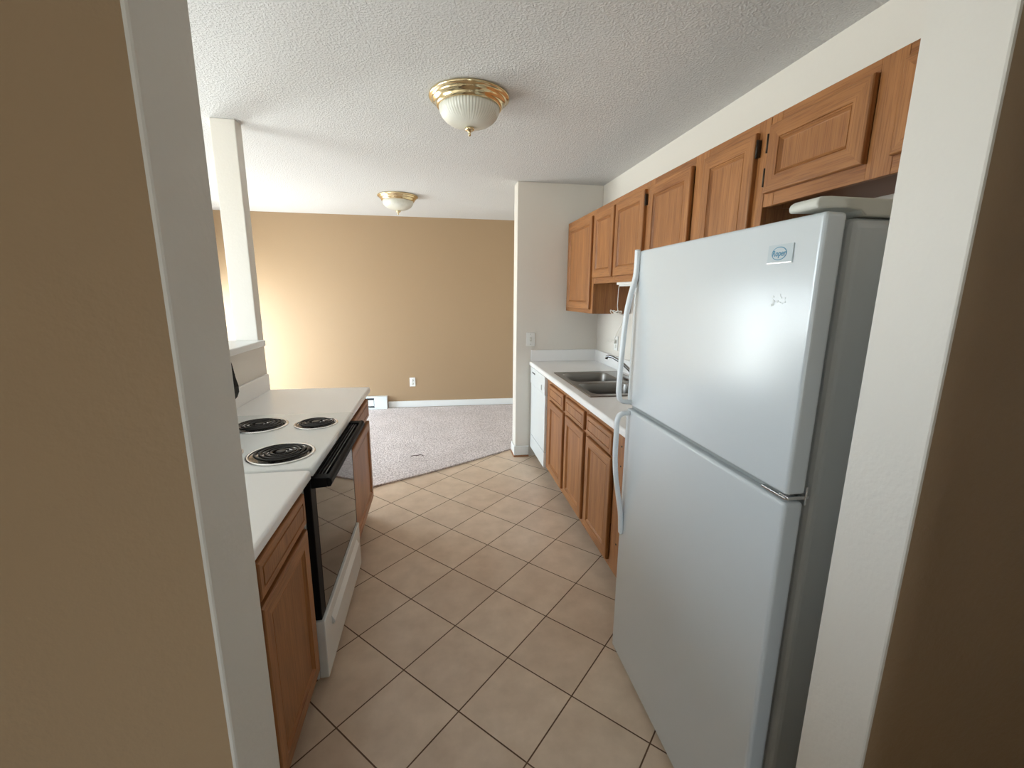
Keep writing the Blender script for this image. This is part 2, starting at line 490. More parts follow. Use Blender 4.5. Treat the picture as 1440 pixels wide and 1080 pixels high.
struct(MB().box(XW, XR, YW1, YW2, 0, H).build('wall_kitchen_end', 'white_wall', bevel=.004))
struct(MB().box(XP0, XP1, YF2, YP, 0, 1.185).build('wall_half', 'white_wall', bevel=.003))
# post standing on the half wall
struct(MB().box(XP0, XP1, 2.868, YP, 1.185, H).build('wall_post', 'white_wall', bevel=.004))
# ledge cap on the half wall
struct(MB().box(XP0 - .03, -1.036, YF2 + .001, 2.866, 1.186, 1.222).box(-1.071, -1.036, 2.866, 2.885, 1.186, 1.222).build('trim_1', 'white_trim', bevel=.006))

# baseboards
bb = MB()
bb.prism([(-.665, yback(-.665) - .014), (XR - .001, yback(XR) - .014), (XR - .001, yback(XR) - .001), (-.665, yback(-.665) - .001)], 'z', .016, .10)
struct(bb.build('baseboard_back', 'white_trim', bevel=.004))
struct(MB().box(XW - .012, .826, YW1 - .013, YW1 - .001, .016, .105).box(XW - .012, XW - .001, YW1 - .001, YW2, .016, .105).build('baseboard_kitchen_end', 'white_trim', bevel=.004))
struct(MB().box(XW - .016, .826, YW1 - .018, YW1 - .001, .0, .0155).box(XW - .016, XW - .001, YW1 - .001, YW2, .0, .0155).build('trim_2', 'shoe_wood', bevel=.003))

# carpet
cp = [(XL + .003, YF2 + .004), (XP0 - .004, YF2 + .004), (XP0 - .004, YP + .006), (XP1 + .0, YP + .006), (-1.06, 3.075), (-.51, 3.37), (-.121, 3.568), (.191, 3.747), (.545, 3.969), (.676, 4.052),
      (.69, YW2 + .006), (XR - .004, YW2 + .006), (XR - .004, yback(XR) - .018), (-.66, yback(-.66) - .018), (-.66, yback(-.66) - .004), (XL + .003, yback(XL) - .004)]
tag(MB().prism(cp, 'z', 0.0005, 0.016).build('carpet', 'carpet', bevel=.009, seg=3, angle=60),
    'pale pinkish beige wall-to-wall carpet of the room beyond the tiles', 'carpet')
th_pts = [(-.273, 3.975), (-.245, 3.985), (-.215, 3.985), (-.188, 4.0), (-.17, 3.985), (-.158, 3.96)]
tag(MB().tube([(x, y, .0185) for x, y in th_pts], .0035, 6).build('thread', 'thread'),
    'thin dark bent strand lying on the carpet near its tiled edge', 'thread')

# ------------------------------------------------------------------ cabinets
DOOR = [(0, 0), (0, .013), (.002, .017), (.006, .019), (.050, .019), (.0515, .0155), (.0545, .0155), (.056, .0175), (.059, .0145), (.064, .010), (.066, .0095)]
DRAWER = [(0, 0), (0, .013), (.002, .017), (.006, .019), (.024, .019), (.0255, .0150), (.0290, .0150), (.0305, .019)]

def door(root, y0, y1, z0, z1, xb, sgn, name='door', hinges=None):
    o = MB().rings(y0, y1, z0, z1, xb, sgn, DOOR if name == 'door' else DRAWER).build(name, ['oak_v', 'oak_h'], root)
    if hinges is not None:
        for zz in (z1 - .055, z0 + .055):
            h = MB().box(xb + sgn * .0005, xb + sgn * .012, hinges - .006, hinges + .006, zz - .028, zz + .028)
            h.tube([(xb + sgn * .012, hinges, zz - .03), (xb + sgn * .012, hinges, zz + .03)], .0045, 8)
            h.build('hinge', 'hinge', o)
    return o

def frame(root, y0, y1, z0, z1, xf, sgn, stiles, rails):
    # face frame; xf is its front plane; stiles = y intervals, rails = z intervals
    m = MB(); xb = xf - sgn * .019
    for (a, b) in stiles: m.box(xb, xf, a, b, z0, z1, 0)
    st = sorted(stiles)
    for (a, b) in rails:
        for i in range(len(st) - 1):
            m.box(xb, xf - sgn * .0004, st[i][1], st[i + 1][0], a, b, 1)
    return m.build('face_frame', ['oak_v', 'oak_h'], root, bevel=.001, seg=1)

# ---- wall cabinets, right side
UX = 1.150; UDX = UX - .0005; UT = 2.112
def upper(label, y0, y1, z0, stiles, rails, doors, hinge_at):
    root = thing('wall_cabinet', (1.30, (y0 + y1) / 2, z0), label, 'cabinet', 'oak wall cabinets')
    c = MB(); xb0, xb1 = UX + .0195, XR - .002
    c.box(xb0, xb1, y0, y0 + .012, z0, UT); c.box(xb0, xb1, y1 - .012, y1, z0, UT)
    c.box(xb0, xb1, y0 + .012, y1 - .012, z0 + .018, z0 + .030, 1)
    c.box(xb0, xb1, y0 + .012, y1 - .012, UT - .012, UT, 1); c.box(xb1 - .008, xb1, y0 + .012, y1 - .012, z0 + .03, UT - .012, 1)
    c.build('body', ['oak_v', 'oak_dark'], root)
    frame(root, y0, y1, z0, UT, UX, -1, stiles, rails)
    for (a, b, za, zb), h in zip(doors, hinge_at): door(root, a, b, za, zb, UDX, -1, hinges=h)
    return root
upper('tall single-door oak wall cabinet at the far end beside the end wall', 3.180, 3.866, 1.370, [(3.180, 3.235), (3.79, 3.866)], [(1.370, 1.415), (2.07, UT)],
      [(3.222, 3.806, 1.402, 2.075)], [None])
upper('short two-door oak wall cabinet above the sink, white cord under it', 2.347, 3.178, 1.590, [(2.347, 2.395), (2.78, 2.815), (3.140, 3.178)], [(1.590, 1.640), (2.07, UT)],
      [(2.812, 3.170, 1.630, 2.075), (2.388, 2.782, 1.630, 2.075)], [None, 2.381])
upper('two-door oak wall cabinet rising just behind the top of the refrigerator', 1.479, 2.345, 1.370, [(1.479, 1.535), (1.832, 1.930), (2.300, 2.345)], [(1.370, 1.415), (2.07, UT)],
      [(1.936, 2.334, 1.402, 2.075), (1.530, 1.842, 1.402, 2.075)], [None, 1.523])
upper('wide low oak wall cabinet over the refrigerator with landscape doors', YF2 + .004, 1.477, 1.816, [(YF2 + .004, .665), (1.025, 1.095), (1.43, 1.477)], [(1.816, 1.866), (2.07, UT)],
      [(1.096, 1.464, 1.858, 2.078), (.655, 1.022, 1.858, 2.078)], [1.471, None])

# ---- base cabinets, right side
BX = 0.855; BDX = BX - .0005; BT = 0.876
def base(name, label, y0, y1, xf, sgn, xback, stiles, rails, fronts, BT=0.876):
    root = thing(name, ((xf + xback) / 2, (y0 + y1) / 2, 0), label, 'cabinet', 'oak base cabinets')
    c = MB(); xa = xf - sgn * .0195
    c.box(xa, xback, y0, y0 + .012, .115, BT); c.box(xa, xback, y1 - .012, y1, .115, BT)
    c.box(xa, xback, y0 + .012, y1 - .012, .115, .127, 1); c.box(xback, xback + sgn * .008, y0 + .012, y1 - .012, .127, BT, 1)
    c.build('body', ['oak_v', 'oak_dark'], root)
    t = xf - sgn * .075
    MB().box(t, t - sgn * .015, y0, y1, 0.0, .1145).box(t - sgn * .0151, xback, y0, y0 + .012, 0, .1145).box(t - sgn * .0151, xback, y1 - .012, y1, 0, .1145).build('toe_kick', 'toe', root)
    frame(root, y0, y1, .115, BT, xf, sgn, stiles, rails)
    for (kind, a, b, za, zb) in fronts:
        door(root, a, b, za, zb, xf + sgn * .0005, sgn, name=kind)
    return root
base('base_cabinet', 'oak sink base cabinet with two doors next to the dishwasher', 2.352, 3.314, BX, -1, XR - .002,
     [(2.352, 2.39), (2.75, 2.82), (3.19, 3.314)], [(.115, .165), (.69, .735), (.83, BT)],
     [('drawer_front', 2.378, 2.756, .724, .835), ('drawer_front', 2.815, 3.197, .724, .835), ('door', 2.378, 2.756, .150, .708), ('door', 2.815, 3.197, .150, .708)])
ec = base('base_cabinet', 'oak base cabinet with one drawer and door partly behind the refrigerator', 1.575, 2.350, BX, -1, XR - .002,
     [(1.575, 1.945), (2.31, 2.350)], [(.115, .165), (.69, .735), (.83, BT)],
     [('drawer_front', 1.952, 2.324, .724, .835), ('door', 1.952, 2.324, .150, .705)])
for zz in (.80, .70, .285):
    MB().lathe([(.0045, 0), (.0045, .002)], (BX - .0025, 1.868, zz), 10, axis='x').build('screw_hole', 'slot', ec)

# ---- base cabinets, left side
LX = -0.482
base('base_cabinet', 'oak base cabinet nearest the doorway, left of the range', .622, 1.518, LX, 1, XP1 + .002,
     [(.622, .66), (1.05, 1.10), (1.47, 1.518)], [(.115, .165), (.69, .735), (.83, .8695)],
     [('drawer_front', 1.085, 1.490, .722, .833), ('drawer_front', .645, 1.065, .722, .833), ('door', 1.085, 1.490, .125, .700), ('door', .645, 1.065, .125, .700)], BT=.8695)
base('base_cabinet', 'narrow oak base cabinet between the range and the carpet', 2.291, 2.950, LX, 1, XP1 + .002,
     [(2.291, 2.33), (2.905, 2.950)], [(.115, .165), (.69, .735), (.83, .8695)],
     [('drawer_front', 2.315, 2.930, .705, .822), ('door', 2.315, 2.930, .130, .675)], BT=.8695)

# ------------------------------------------------------------------ worktops
def nose(xe, sgn, t, z1, back):
    # profile (x, z) of a rolled front edge; xe = front plane, runs towards -sgn
    pts = []
    r = .012
    pts.append((back, z1 - t)); pts.append((xe - sgn * .004, z1 - t)); pts.append((xe, z1 - t + .004))
    for k in range(5):
        a = PI / 2 * k / 4
        pts.append((xe - sgn * (r - r * math.cos(a)), z1 - r + r * math.sin(a)))
    pts.append((back, z1))
    return pts
# right: with the sink cut out
ZR = 0.914
SX0, SX1, SY0, SY1 = .896, 1.384, 2.422, 3.222
wr_ = thing('worktop', (1.14, 2.7, .877), 'long white laminate worktop with the sink let into it', 'worktop', 'white laminate worktops')
m = MB().prism(nose(.8196, -1, .037, ZR, SX0), 'y', 1.56, YW1 - .002)
m.box(SX0, SX1, 1.56, SY0, .877, ZR).box(SX0, SX1, SY1, YW1 - .002, .877, ZR).box(SX1, XR - .002, 1.56, YW1 - .002, .877, ZR)
m.build('top', 'laminate', wr_)
MB().box(XR - .021, XR - .002, 1.56, YW1 - .0215, ZR, 1.016).build('backsplash', 'laminate', wr_, bevel=.002)
MB().box(.832, XR - .002, YW1 - .021, YW1 - .002, ZR, 1.016).build('backsplash', 'laminate', wr_, bevel=.002)
# left
ZL = 0.904
def left_top(label, y0, y1, ysp1):
    r = thing('worktop', (-.76, (y0 + y1) / 2, .877), label, 'worktop', 'white laminate worktops')
    MB().prism(nose(-.446, 1, .034, ZL, XP1 + .002), 'y', y0, y1).build('top', 'laminate', r)
    MB().box(XP1 + .002, XP1 + .020, y0, ysp1, ZL, 1.006).build('backsplash', 'laminate', r, bevel=.002)
left_top('white laminate worktop nearest the doorway, left of the range', .622, 1.519, 1.519)
left_top('short white laminate worktop at the far end of the range', 2.289, 2.925, 2.925)

# ------------------------------------------------------------------ cells with holes (sink, cooktop)
def rrect(cx, cy, hx, hy, r, th):
    # point of a rounded rectangle in direction th
    c, s = math.cos(th), math.sin(th)
    t = min(hx / abs(c) if abs(c) > 1e-9 else 1e9, hy / abs(s) if abs(s) > 1e-9 else 1e9)
    x, y = t * c, t * s
    ax, ay = abs(x), abs(y)
    if ax > hx - r and ay > hy - r:
        ox, oy = hx - r, hy - r
        # intersect the ray with the corner circle
        C, S = abs(c), abs(s)
        B = C * ox + S * oy; D = B * B - (ox * ox + oy * oy - r * r)
        q = B + math.sqrt(max(D, 0)); ax, ay = q * C, q * S
    return (cx + math.copysign(ax, c), cy + math.copysign(ay, s))

def angles(cx, cy, rect, n):
    x0, x1, y0, y1 = rect
    a = [2 * PI * k / n + .001 for k in range(n)]
    for px, py in ((x0, y0), (x1, y0), (x1, y1), (x0, y1)):
        a.append(math.atan2(py - cy, px - cx) % (2 * PI))
    return sorted(a)

def holed(mb, rect, z, cx, cy, hole, loops, n=56, mi=0, floor=True, mi2=None):
    # rect top face with a hole; hole(th) -> xy; loops = (scale toward centre, z)
    x0, x1, y0, y1 = rect
    A = angles(cx, cy, rect, n); N = len(A)
    def edge(th):
        c, s = math.cos(th), math.sin(th)
        t = min((x1 - cx) / c if c > 1e-9 else ((x0 - cx) / c if c < -1e-9 else 1e9),
                (y1 - cy) / s if s > 1e-9 else ((y0 - cy) / s if s < -1e-9 else 1e9))
        return (cx + t * c, cy + t * s, z)
    vs = [edge(th) for th in A]
    hp = [hole(th) for th in A]
    vs += [(p[0], p[1], z) for p in hp]
    mb.add(vs, [(k, (k + 1) % N, N + (k + 1) % N, N + k) for k in range(N)], mi, False)
    vs = []
    for (sc, zz) in loops:
        vs += [(cx + (p[0] - cx) * sc, cy + (p[1] - cy) * sc, zz) for p in hp]
    fs = []
    for i in range(len(loops) - 1):
        fs += [(i * N + k, i * N + (k + 1) % N, (i + 1) * N + (k + 1) % N, (i + 1) * N + k) for k in range(N)]
    if floor: fs.append(tuple(range((len(loops) - 1) * N, len(loops) * N)))
    mb.add(vs, fs, mi if mi2 is None else mi2, True)

# ------------------------------------------------------------------ sink
sk = thing('kitchen_sink', (1.14, 2.82, ZR), 'stainless steel double bowl sink let into the white worktop', 'sink')
m = MB(); zr = ZR + .005
ox0, ox1, oy0, oy1 = .880, 1.400, 2.405, 3.236
ym = 2.825
bowl = [(1.0, zr), (.985, zr - .004), (.97, zr - .012), (.955, zr - .10), (.93, zr - .150), (.86, zr - .168), (.2, zr - .172)]
for (ya, yb, cy, hy) in ((oy0, ym, 2.630, .168), (ym, oy1, 3.018, .168)):
    holed(m, (ox0 + .012, ox1 - .012, ya + (.012 if ya == oy0 else 0), yb - (.012 if yb == oy1 else 0)), zr, 1.100, cy,
          lambda th, cy=cy, hy=hy: rrect(1.100, cy, .178, hy, .055, th), bowl)
# rolled outer lip
def lip(mb):
    L0 = [(ox0 + .012, oy0 + .012), (ox1 - .012, oy0 + .012), (ox1 - .012, oy1 - .012), (ox0 + .012, oy1 - .012)]
    L1 = [(ox0 + .004, oy0 + .004), (ox1 - .004, oy0 + .004), (ox1 - .004, oy1 - .004), (ox0 + .004, oy1 - .004)]
    L2 = [(ox0, oy0), (ox1, oy0), (ox1, oy1), (ox0, oy1)]
    vs = [(x, y, zr) for x, y in L0] + [(x, y, zr + .0015) for x, y in L1] + [(x, y, ZR + .0005) for x, y in L2]
    mb.add(vs, [(i * 4 + k, (i + 1) * 4 + k, (i + 1) * 4 + (k + 1) % 4, i * 4 + (k + 1) % 4) for i in range(2) for k in range(4)], 0)
lip(m)
m.build('basin', 'steel', sk)
for cy in (2.630, 3.018):
    MB().lathe([(.010, .0), (.030, .0), (.042, .003), (.044, .001)], (1.100, cy, zr - .1725), 32).build('drain', 'chrome', sk)

# ------------------------------------------------------------------ faucet
fa = thing('faucet', (1.335, 2.82, zr), 'dark chrome kitchen faucet with a low arched spout behind the sink', 'faucet')
fx = 1.340
MB().box(fx - .026, fx + .026, 2.70, 2.94, zr + .0005, zr + .014).build('base_plate', 'dark_chrome', fa, bevel=.006)
MB().lathe([(.024, .014), (.024, .04), (.021, .06), (.018, .066)], (fx, 2.82, zr), 24).build('body', 'dark_chrome', fa)
sp = [(fx, 2.82, .965), (1.318, 2.842, .998), (1.290, 2.872, 1.030), (1.260, 2.905, 1.056), (1.232, 2.938, 1.074), (1.212, 2.962, 1.079), (1.202, 2.973, 1.074), (1.199, 2.977, 1.058)]
MB().tube(sp, [.013, .012, .0115, .011, .0105, .0105, .011, .011], 14).build('spout', 'dark_chrome', fa)
MB().tube([(fx, 2.82, .982), (fx + .01, 2.80, 1.005), (fx + .03, 2.75, 1.03)], [.012, .009, .007], 12).build('lever_handle', 'dark_chrome', fa)

# ------------------------------------------------------------------ dishwasher
dw = thing('dishwasher', (1.13, 3.59, 0), 'white built-in dishwasher under the worktop at the end wall', 'dishwasher')
dy0, dy1 = 3.318, 3.853
MB().box(.862, XR - .02, dy0 + .004, dy1 - .004, .10, .872).build('tub', 'appliance_smooth', dw)
MB().box(.836, .861, dy0, dy1, .238, .715).build('door_panel', 'appliance_smooth', dw, bevel=.004)
cpn = MB().box(.829, .861, dy0, dy1, .718, .868).build('control_panel', 'appliance_smooth', dw, bevel=.006)
MB().box(.8275, .8288, 3.66, 3.77, .822, .834).build('latch_slot', 'slot', cpn)
MB().box(.8265, .8286, 3.40, 3.425, .745, .785).build('indicator', 'appliance_grey', cpn)
MB().box(.836, .861, dy0, dy1, .104, .233).build('kick_plate', 'appliance_smooth', dw, bevel=.003)
MB().box(.93, .945, dy0 + .004, dy1 - .004, 0.0, .099).build('toe_panel', 'slot', dw)

# ------------------------------------------------------------------ range
rg = thing('electric_range', (-.76, 1.904, 0), 'white electric coil range with black oven door and a white drawer', 'stove')
ry0, ry1 = 1.523, 2.285
MB().box(-1.045, -.480, ry0 + .003, ry1 - .003, .045, .880).build('body', 'appliance_smooth', rg, bevel=.003)
for lx in (-1.0, -.52):
    for ly in (ry0 + .05, ry1 - .05):
        MB().lathe([(.018, 0), (.018, .012), (.010, .013), (.010, .0448)], (lx, ly, 0), 16).build('leg', 'black_plastic', rg)
zc = .908
burners = [(-.594, 1.690, .113, (-.713, -.452, ry0 + .012, 1.89)), (-.830, 1.700, .090, (-1.040, -.713, ry0 + .012, 1.89)),
           (-.812, 2.085, .113, (-1.040, -.680, 1.89, ry1 - .012)), (-.568, 2.085, .090, (-.680, -.452, 1.89, ry1 - .012))]
m = MB()
for (bx, by, br, rc) in burners:
    holed(m, rc, zc, bx, by, lambda th, bx=bx, by=by, br=br: (bx + br * math.cos(th), by + br * math.sin(th)), [(1, zc), (.99, zc - .003)], n=48, floor=False)
X0, X1, Y0, Y1 = -1.040, -.452, ry0 + .012, ry1 - .012
prof = [(0, zc), (.004, zc - .0005), (.010, zc - .004), (.012, zc - .010), (.012, zc - .027)]
vs = []
for (o_, z_) in prof:
    vs += [(X0 - min(o_, .004), Y0 - o_, z_), (X1 + o_, Y0 - o_, z_), (X1 + o_, Y1 + o_, z_), (X0 - min(o_, .004), Y1 + o_, z_)]
m.add(vs, [(i * 4 + k, (i + 1) * 4 + k, (i + 1) * 4 + (k + 1) % 4, i * 4 + (k + 1) % 4) for i in range(len(prof) - 1) for k in range(4)], 0, True)
m.build('cooktop', 'appliance_smooth', rg)
for (bx, by, br, rc) in burners:
    pan = MB().lathe([(br * 1.06, .0008), (br * 1.055, .0035), (br * 1.02, .0055), (br * .96, .005), (br * .94, .001), (br * .91, -.012), (br * .80, -.020), (br * .5, -.023), (.02, -.023)], (bx, by, zc), 56, mi_fn=lambda i: 1 if i >= 3 else 0).build('drip_pan', ['chrome', 'pan_bowl'], rg)
    turns = 4 if br > .1 else 3
    pts = []
    r0, r1 = .026, br * .86
    for k in range(turns * 40 + 1):
        t = k / (turns * 40)
        a = 2 * PI * turns * t + .6
        r = r0 + (r1 - r0) * t
        pts.append((bx + r * math.cos(a), by + r * math.sin(a), zc + .010))
    c = MB().tube(pts, .0050, 8, flat=.8)
    c.lathe([(.016, .004), (.018, .012), (.012, .013)], (bx, by, zc), 20)
    for a in (0.5, 0.5 + 2 * PI / 3, 0.5 + 4 * PI / 3):
        c.tube([(bx + .01 * math.cos(a), by + .01 * math.sin(a), zc + .003), (bx + r1 * math.cos(a), by + r1 * math.sin(a), zc + .003)], .0035, 6)
    c.build('burner_coil', 'coil', rg)
# back panel
pf = [(-1.046, .985), (-.990, .985), (-.972, 1.005), (-.962, 1.03), (-.961, 1.06), (-.970, 1.10), (-.979, 1.165), (-.990, 1.20), (-1.046, 1.20)]
bgp = MB().prism(pf, 'y', ry0 + .004, ry1 - .004).build('control_panel', 'black_plastic', rg, bevel=.003)
for ky in (1.62, 1.74, 2.06, 2.18):
    MB().lathe([(.020, 0), (.018, .018), (.014, .020)], (-.9625, ky, 1.06), 20, axis='x').build('knob', 'black_plastic', bgp)
MB().box(-1.046, -1.000, ry0 + .008, ry1 - .008, .9085, .984).build('panel_riser', 'appliance_smooth', rg, bevel=.003)
# oven door
od = MB().box(-.479, -.454, ry0 + .008, ry1 - .008, .300, .866).build('oven_door', 'black_plastic', rg, bevel=.003)
MB().box(-.4539, -.4528, ry0 + .062, ry1 - .03, .310, .822).build('glass_panel', 'black_glass', od)
hd = MB()
hy0, hy1 = ry0 + .016, ry1 - .016
hd.prism([(-.400, .830), (-.388, .832), (-.383, .842), (-.384, .858), (-.392, .865), (-.402, .865)], 'y', hy0, hy1)
for ya, yb in ((hy0, hy0 + .04), (hy1 - .04, hy1)):
    hd.prism([(-.4535, .826), (-.401, .830), (-.401, .864), (-.4535, .866)], 'y', ya, yb)
hd.build('handle', 'black_plastic', od, bevel=.002)
vt = MB()
for k in range(4):
    vt.box(-.4530 + k * .011, -.4530 + k * .011 + .005, hy0 + .041, hy1 - .041, .838, .862 - .001 * k)
vt.box(-.4535, -.402, hy0 + .041, hy1 - .041, .832, .8378)
vt.build('vent_ribs', 'grey_plastic', od)
# storage drawer
dr = MB().box(-.479, -.445, ry0 + .006, ry1 - .006, .046, .292).build('storage_drawer', 'appliance_smooth', rg, bevel=.004)
MB().prism([(-.4448, .205), (-.434, .212), (-.432, .218), (-.4448, .246)], 'y', ry0 + .10, ry1 - .10).build('drawer_pull', 'appliance_smooth', dr, bevel=.001)

# ------------------------------------------------------------------ refrigerator
FX, FY = .708, .734
fr = thing('refrigerator', (FX, FY, 0), 'white top-freezer refrigerator standing at the right of the doorway', 'refrigerator', rotz=-.0071)
fy0, fy1 = FY, 1.532
MB().box(.766, 1.425, fy0 + .004, fy1 - .004, .012, 1.654).build('cabinet', 'appliance', fr, bevel=.020, seg=4)
MB().box(.752, .767, fy0 + .022, fy1 - .022, .06, 1.64).build('gasket', 'appliance_grey', fr)
MB().box(.775, .80, fy0 + .02, fy1 - .02, .0, .05).build('base_grille', 'appliance_grey', fr)
for lx in (.80, 1.38):
    for ly in (fy0 + .06, fy1 - .06):
        MB().lathe([(.02, 0), (.02, .0125)], (lx, ly, 0), 16).build('foot', 'black_plastic', fr)
fd = MB().box(.703, .750, fy0, fy1, 1.101, 1.661).build('freezer_door', 'appliance', fr, bevel=.009, seg=4)
rd = MB().box(.703, .750, fy0, fy1, .032, 1.084).build('refrigerator_door', 'appliance', fr, bevel=.009, seg=4)

def smooth_path(pts, n=6):
    P = [Vector(p) for p in pts]; out = []
    for i in range(len(P) - 1):
        p0, p1, p2, p3 = P[max(i - 1, 0)], P[i], P[i + 1], P[min(i + 2, len(P) - 1)]
        for k in range(n):
            t = k / n
            out.append(0.5 * ((2 * p1) + (p2 - p0) * t + (2 * p0 - 5 * p1 + 4 * p2 - p3) * t * t + (3 * p1 - p0 - 3 * p2 + p3) * t ** 3))
    out.append(P[-1]); return out
HY = 1.503
def handle(pts, parent):
    P = smooth_path([(x, HY, z) for x, z in pts])
    m = MB(); n = len(P); vs = []
    w, d = .011, .008
    for i, p in enumerate(P):
        t = (P[min(i + 1, n - 1)] - P[max(i - 1, 0)]).normalized()
        nx = Vector((-t.z, 0, t.x))
        for (a, b) in ((-1, -.6), (-.6, -1), (.6, -1), (1, -.6), (1, .6), (.6, 1), (-.6, 1), (-1, .6)):
            vs.append(p + Vector((0, a * w, 0)) + nx * (b * d))
    fs = [(i * 8 + k, i * 8 + (k + 1) % 8, (i + 1) * 8 + (k + 1) % 8, (i + 1) * 8 + k) for i in range(n - 1) for k in range(8)]
    fs += [tuple(reversed(range(8))), tuple(range((n - 1) * 8, n * 8))]
    m.add(vs, fs, 0, True)
    return m.build('handle', 'handle_plastic', parent)
handle([(.696, 1.664), (.695, 1.58), (.680, 1.51), (.668, 1.44), (.660, 1.32), (.656, 1.20), (.657, 1.145), (.668, 1.120), (.704, 1.114)], fd)
handle([(.704, 1.072), (.672, 1.068), (.657, 1.045), (.656, .98), (.657, .90), (.664, .82), (.678, .74), (.692, .66), (.697, .60), (.699, .575)], rd)
# plate with a blue oval emblem and lettering on the freezer door
def text_geo(txt, size):
    cu = bpy.data.curves.new('lettering', 'FONT'); cu.body = txt; cu.size = size
    cu.align_x = 'CENTER'; cu.align_y = 'CENTER'; cu.extrude = .0003; cu.resolution_u = 3; cu.shear = .12; cu.offset = size * .012
    ob = bpy.data.objects.new('lettering', cu); COL.objects.link(ob)
    dg = bpy.context.evaluated_depsgraph_get(); dg.update()
    me = bpy.data.meshes.new_from_object(ob.evaluated_get(dg))
    vs = [tuple(v.co) for v in me.vertices]; fs = [tuple(p.vertices) for p in me.polygons]
    bpy.data.objects.remove(ob); bpy.data.curves.remove(cu); bpy.data.meshes.remove(me)
    return vs, fs
bc_y, bc_z = .833, 1.593
m = MB()
m.box(.7005, .7032, bc_y - .034, bc_y + .034, bc_z - .019, bc_z + .019, 0)
m.box(.6998, .7004, bc_y - .034, bc_y + .034, bc_z - .019, bc_z - .0165, 3)
xo = .7004
N = 40
for (a, b, x, mi) in ((.0205, .0135, xo - .0004, 1), (.0190, .0120, xo - .0006, 2)):
    vs = [(x, bc_y + .002 + a * math.cos(2 * PI * k / N), bc_z + .001 + b * math.sin(2 * PI * k / N)) for k in range(N)]
    vs += [(xo + .0005, v[1], v[2]) for v in vs]
    m.add(vs, [tuple(reversed(range(N)))] + [(k, (k + 1) % N, N + (k + 1) % N, N + k) for k in range(N)], mi)
tv, tf = text_geo('Roper', .0150)
m.add([(xo - .0008 - v[2], bc_y + .002 - v[0], bc_z + .001 + v[1] * 1.15) for v in tv], tf, 1)
m.build('badge', ['badge', 'logo_blue', 'badge', 'chrome'], fd)
# glue residue below the badge
m = MB(); rnd = random.Random(3)
for k in range(14):
    yy = .825 + rnd.uniform(-.022, .018); zz = 1.492 + rnd.uniform(-.022, .02); s_ = rnd.uniform(.001, .0034)
    P = [(.7024, yy + s_ * rnd.uniform(.6, 1.2) * math.cos(a), zz + s_ * rnd.uniform(.5, 1.1) * math.sin(a)) for a in [2 * PI * j / 7 for j in range(7)]]
    m.add(P + [(.7032, p[1], p[2]) for p in P], [tuple(reversed(range(7)))] + [(j, (j + 1) % 7, 7 + (j + 1) % 7, 7 + j) for j in range(7)], 0)
m.build('glue_residue', 'residue', fd)
# hinge cover on top and middle hinge
MB().prism([(.689, 1.666), (.686, 1.674), (.689, 1.682), (.697, 1.6865), (.716, 1.688), (.80, 1.688), (.98, 1.688), (.98, 1.6555), (.795, 1.6555), (.780, 1.6655), (.752, 1.6685)], 'y', fy0 + .006, fy0 + .075).build('hinge_cover', 'cap_plastic', fr, bevel=.004, seg=3)
mh = MB()
mh.box(.712, .764, fy0 + .004, fy0 + .030, 1.088, 1.096).box(.706, .722, fy0 + .006, fy0 + .075, 1.089, 1.095).box(.7525, .7575, fy0 + .002, fy0 + .021, 1.075, 1.117)
mh.lathe([(.006, -.006), (.006, .006)], (.726, fy0 + .020, 1.0925), 14)
mh.build('hinge', 'chrome', fr, bevel=.0015)
MB().box(.722, .752, fy0 + .035, fy1 - .012, 1.0845, 1.1005).build('mullion', 'appliance_grey', fr)

# ------------------------------------------------------------------ light under the sink cabinet, its cord, outlets and switch
ul = thing('under_cabinet_light', (1.21, 2.60, 1.607), 'slim white light bar under the wall cabinet above the sink', 'light')
MB().box(1.178, 1.245, 2.40, 2.815, 1.575, 1.6075).build('housing', 'plate', ul, bevel=.004)
MB().box(1.186, 1.237, 2.43, 2.79, 1.566, 1.5745).build('lens', 'plate', ul, bevel=.003)
P = [(1.21, 2.822, 1.592), (1.205, 2.835, 1.56), (1.204, 2.838, 1.50), (1.205, 2.842, 1.44), (1.21, 2.85, 1.405)]
rnd = random.Random(5)
for k in range(22):
    a = k * .85
    P.append((1.21 + .012 * math.sin(a * .7), 2.872 + .075 * math.cos(a), 1.394 + .010 * math.sin(2 * a + .5) + rnd.uniform(-.004, .004)))
P += [(1.24, 2.87, 1.385), (1.30, 2.93, 1.36), (1.37, 3.12, 1.31), (1.425, 3.30, 1.25), (1.432, 3.37, 1.19), (1.430, 3.40, 1.155)]
P += [(1.42, 3.43, 1.13), (1.415, 3.49, 1.12), (1.42, 3.50, 1.135), (1.425, 3.44, 1.148), (1.43, 3.41, 1.138)]
co = MB().tube(smooth_path(P, 5), .0026, 7).build('power_cord', 'cord')
tag(co, 'white power cord tied in a bundle hanging from the light bar', 'cord')
def plug_(co_):
    MB().box(1.428, 1.4475, 3.392, 3.422, 1.120, 1.150).build('plug', 'cord', co_, bevel=.004)
plug_(co)
wo_ = thing('wall_outlet', (XR, 3.41, 1.12), 'white outlet on the right wall above the worktop, a cord plugged in', 'outlet')
MB().box(XR - .007, XR - .001, 3.375, 3.445, 1.062, 1.178).build('cover_plate', 'plate', wo_, bevel=.002)
for zz in (1.095, 1.135):
    MB().lathe([(.015, 0), (.015, .0014)], (XR - .0084, 3.41, zz), 20, axis='x').build('socket', 'cap_plastic', wo_)

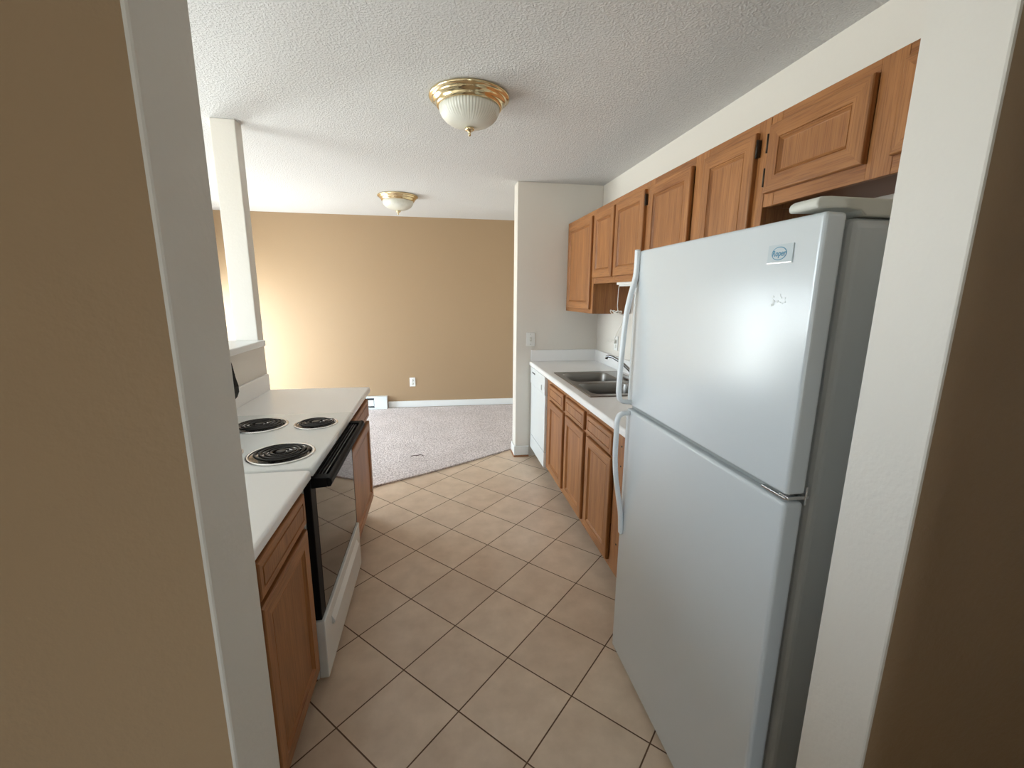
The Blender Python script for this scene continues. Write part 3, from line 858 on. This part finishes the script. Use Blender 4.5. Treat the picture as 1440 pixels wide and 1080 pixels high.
sw = thing('light_switch', (.828, YW1, 1.112), 'white switch plate on the end wall above the dishwasher', 'switch')
MB().box(.788, .868, YW1 - .008, YW1 - .001, 1.052, 1.174).build('cover_plate', 'plate', sw, bevel=.003)
MB().box(.819, .837, YW1 - .0125, YW1 - .0082, 1.095, 1.131).build('rocker', 'cap_plastic', sw, bevel=.002)
MB().box(.824, .832, YW1 - .024, YW1 - .0126, 1.108, 1.120).build('toggle', 'plate', sw, bevel=.002)
for zz in (1.068, 1.158):
    MB().lathe([(.003, 0), (.003, .001)], (.828, YW1 - .0092, zz), 10, axis='y').build('screw', 'appliance_grey', sw)

yo = yback(-.343)
bo = thing('wall_outlet', (-.343, yo, .356), 'small white outlet low on the tan far wall', 'outlet')
MB().box(-.380, -.306, yo - .007, yo - .001, .297, .417).build('cover_plate', 'plate', bo, bevel=.002)
for zz in (.335, .379):
    MB().lathe([(.016, 0), (.016, .0014)], (-.343, yo - .0086, zz), 20, axis='y').build('socket', 'cap_plastic', bo)

# ------------------------------------------------------------------ baseboard heater on the far wall
hx0, hx1 = -2.20, -.674
hb = thing('baseboard_heater', ((hx0 + hx1) / 2, yback(-1.6), .0165), 'white electric baseboard heater along the bottom of the tan wall', 'heater')
yb_ = yback(hx1) - .002
MB().box(hx0, hx1, yb_ - .012, yb_, .0165, .180).build('back_plate', 'heater', hb)
MB().box(hx0, hx1, yb_ - .075, yb_ - .0125, .165, .182).box(hx0, hx1, yb_ - .075, yb_ - .0125, .0165, .034).build('housing', 'heater', hb, bevel=.003)
MB().box(hx0, -.842, yb_ - .075, yb_ - .064, .060, .140).build('front_panel', 'heater', hb, bevel=.003)
MB().box(hx0, -.842, yb_ - .050, yb_ - .014, .045, .155).build('heating_fins', 'slot', hb)
MB().box(-.838, hx1, yb_ - .077, yb_ - .0126, .0345, .1645).build('end_cap', 'heater', hb, bevel=.003)

# ------------------------------------------------------------------ ceiling lights
def ceiling_light(x, y, label):
    r = thing('ceiling_light', (x, y, H), label, 'ceiling light', 'brass ceiling lights')
    z = H - .0005
    MB().lathe([(.02, 0), (.186, 0), (.193, -.004), (.194, -.010), (.188, -.015), (.180, -.016), (.178, -.022), (.172, -.030), (.164, -.033), (.162, -.040), (.156, -.050), (.150, -.054), (.146, -.052), (.02, -.030)],
               (x, y, z), 72).build('base', 'brass', r)
    prof = [(.1445, -.048), (.145, -.058), (.142, -.072), (.134, -.088), (.120, -.104), (.098, -.119), (.070, -.129), (.040, -.135), (.012, -.137)]
    MB().lathe(prof, (x, y, z), 240, wob=lambda th, r_, z_: 1 + .011 * math.cos(60 * th) * max(0, min(1, (r_ - .05) / .08))).build('shade', 'shade', r)
    MB().lathe([(.010, -.1372), (.022, -.139), (.024, -.144), (.020, -.150), (.010, -.154), (.006, -.160), (.007, -.168), (.005, -.174), (.001, -.176)], (x, y, z), 28).build('finial', 'brass', r)
    return r
ceiling_light(.180, 2.345, 'nearer of the two brass ceiling lights with frosted glass bowls')
ceiling_light(-.347, 4.655, 'smaller-looking farther brass ceiling light, over the carpet')
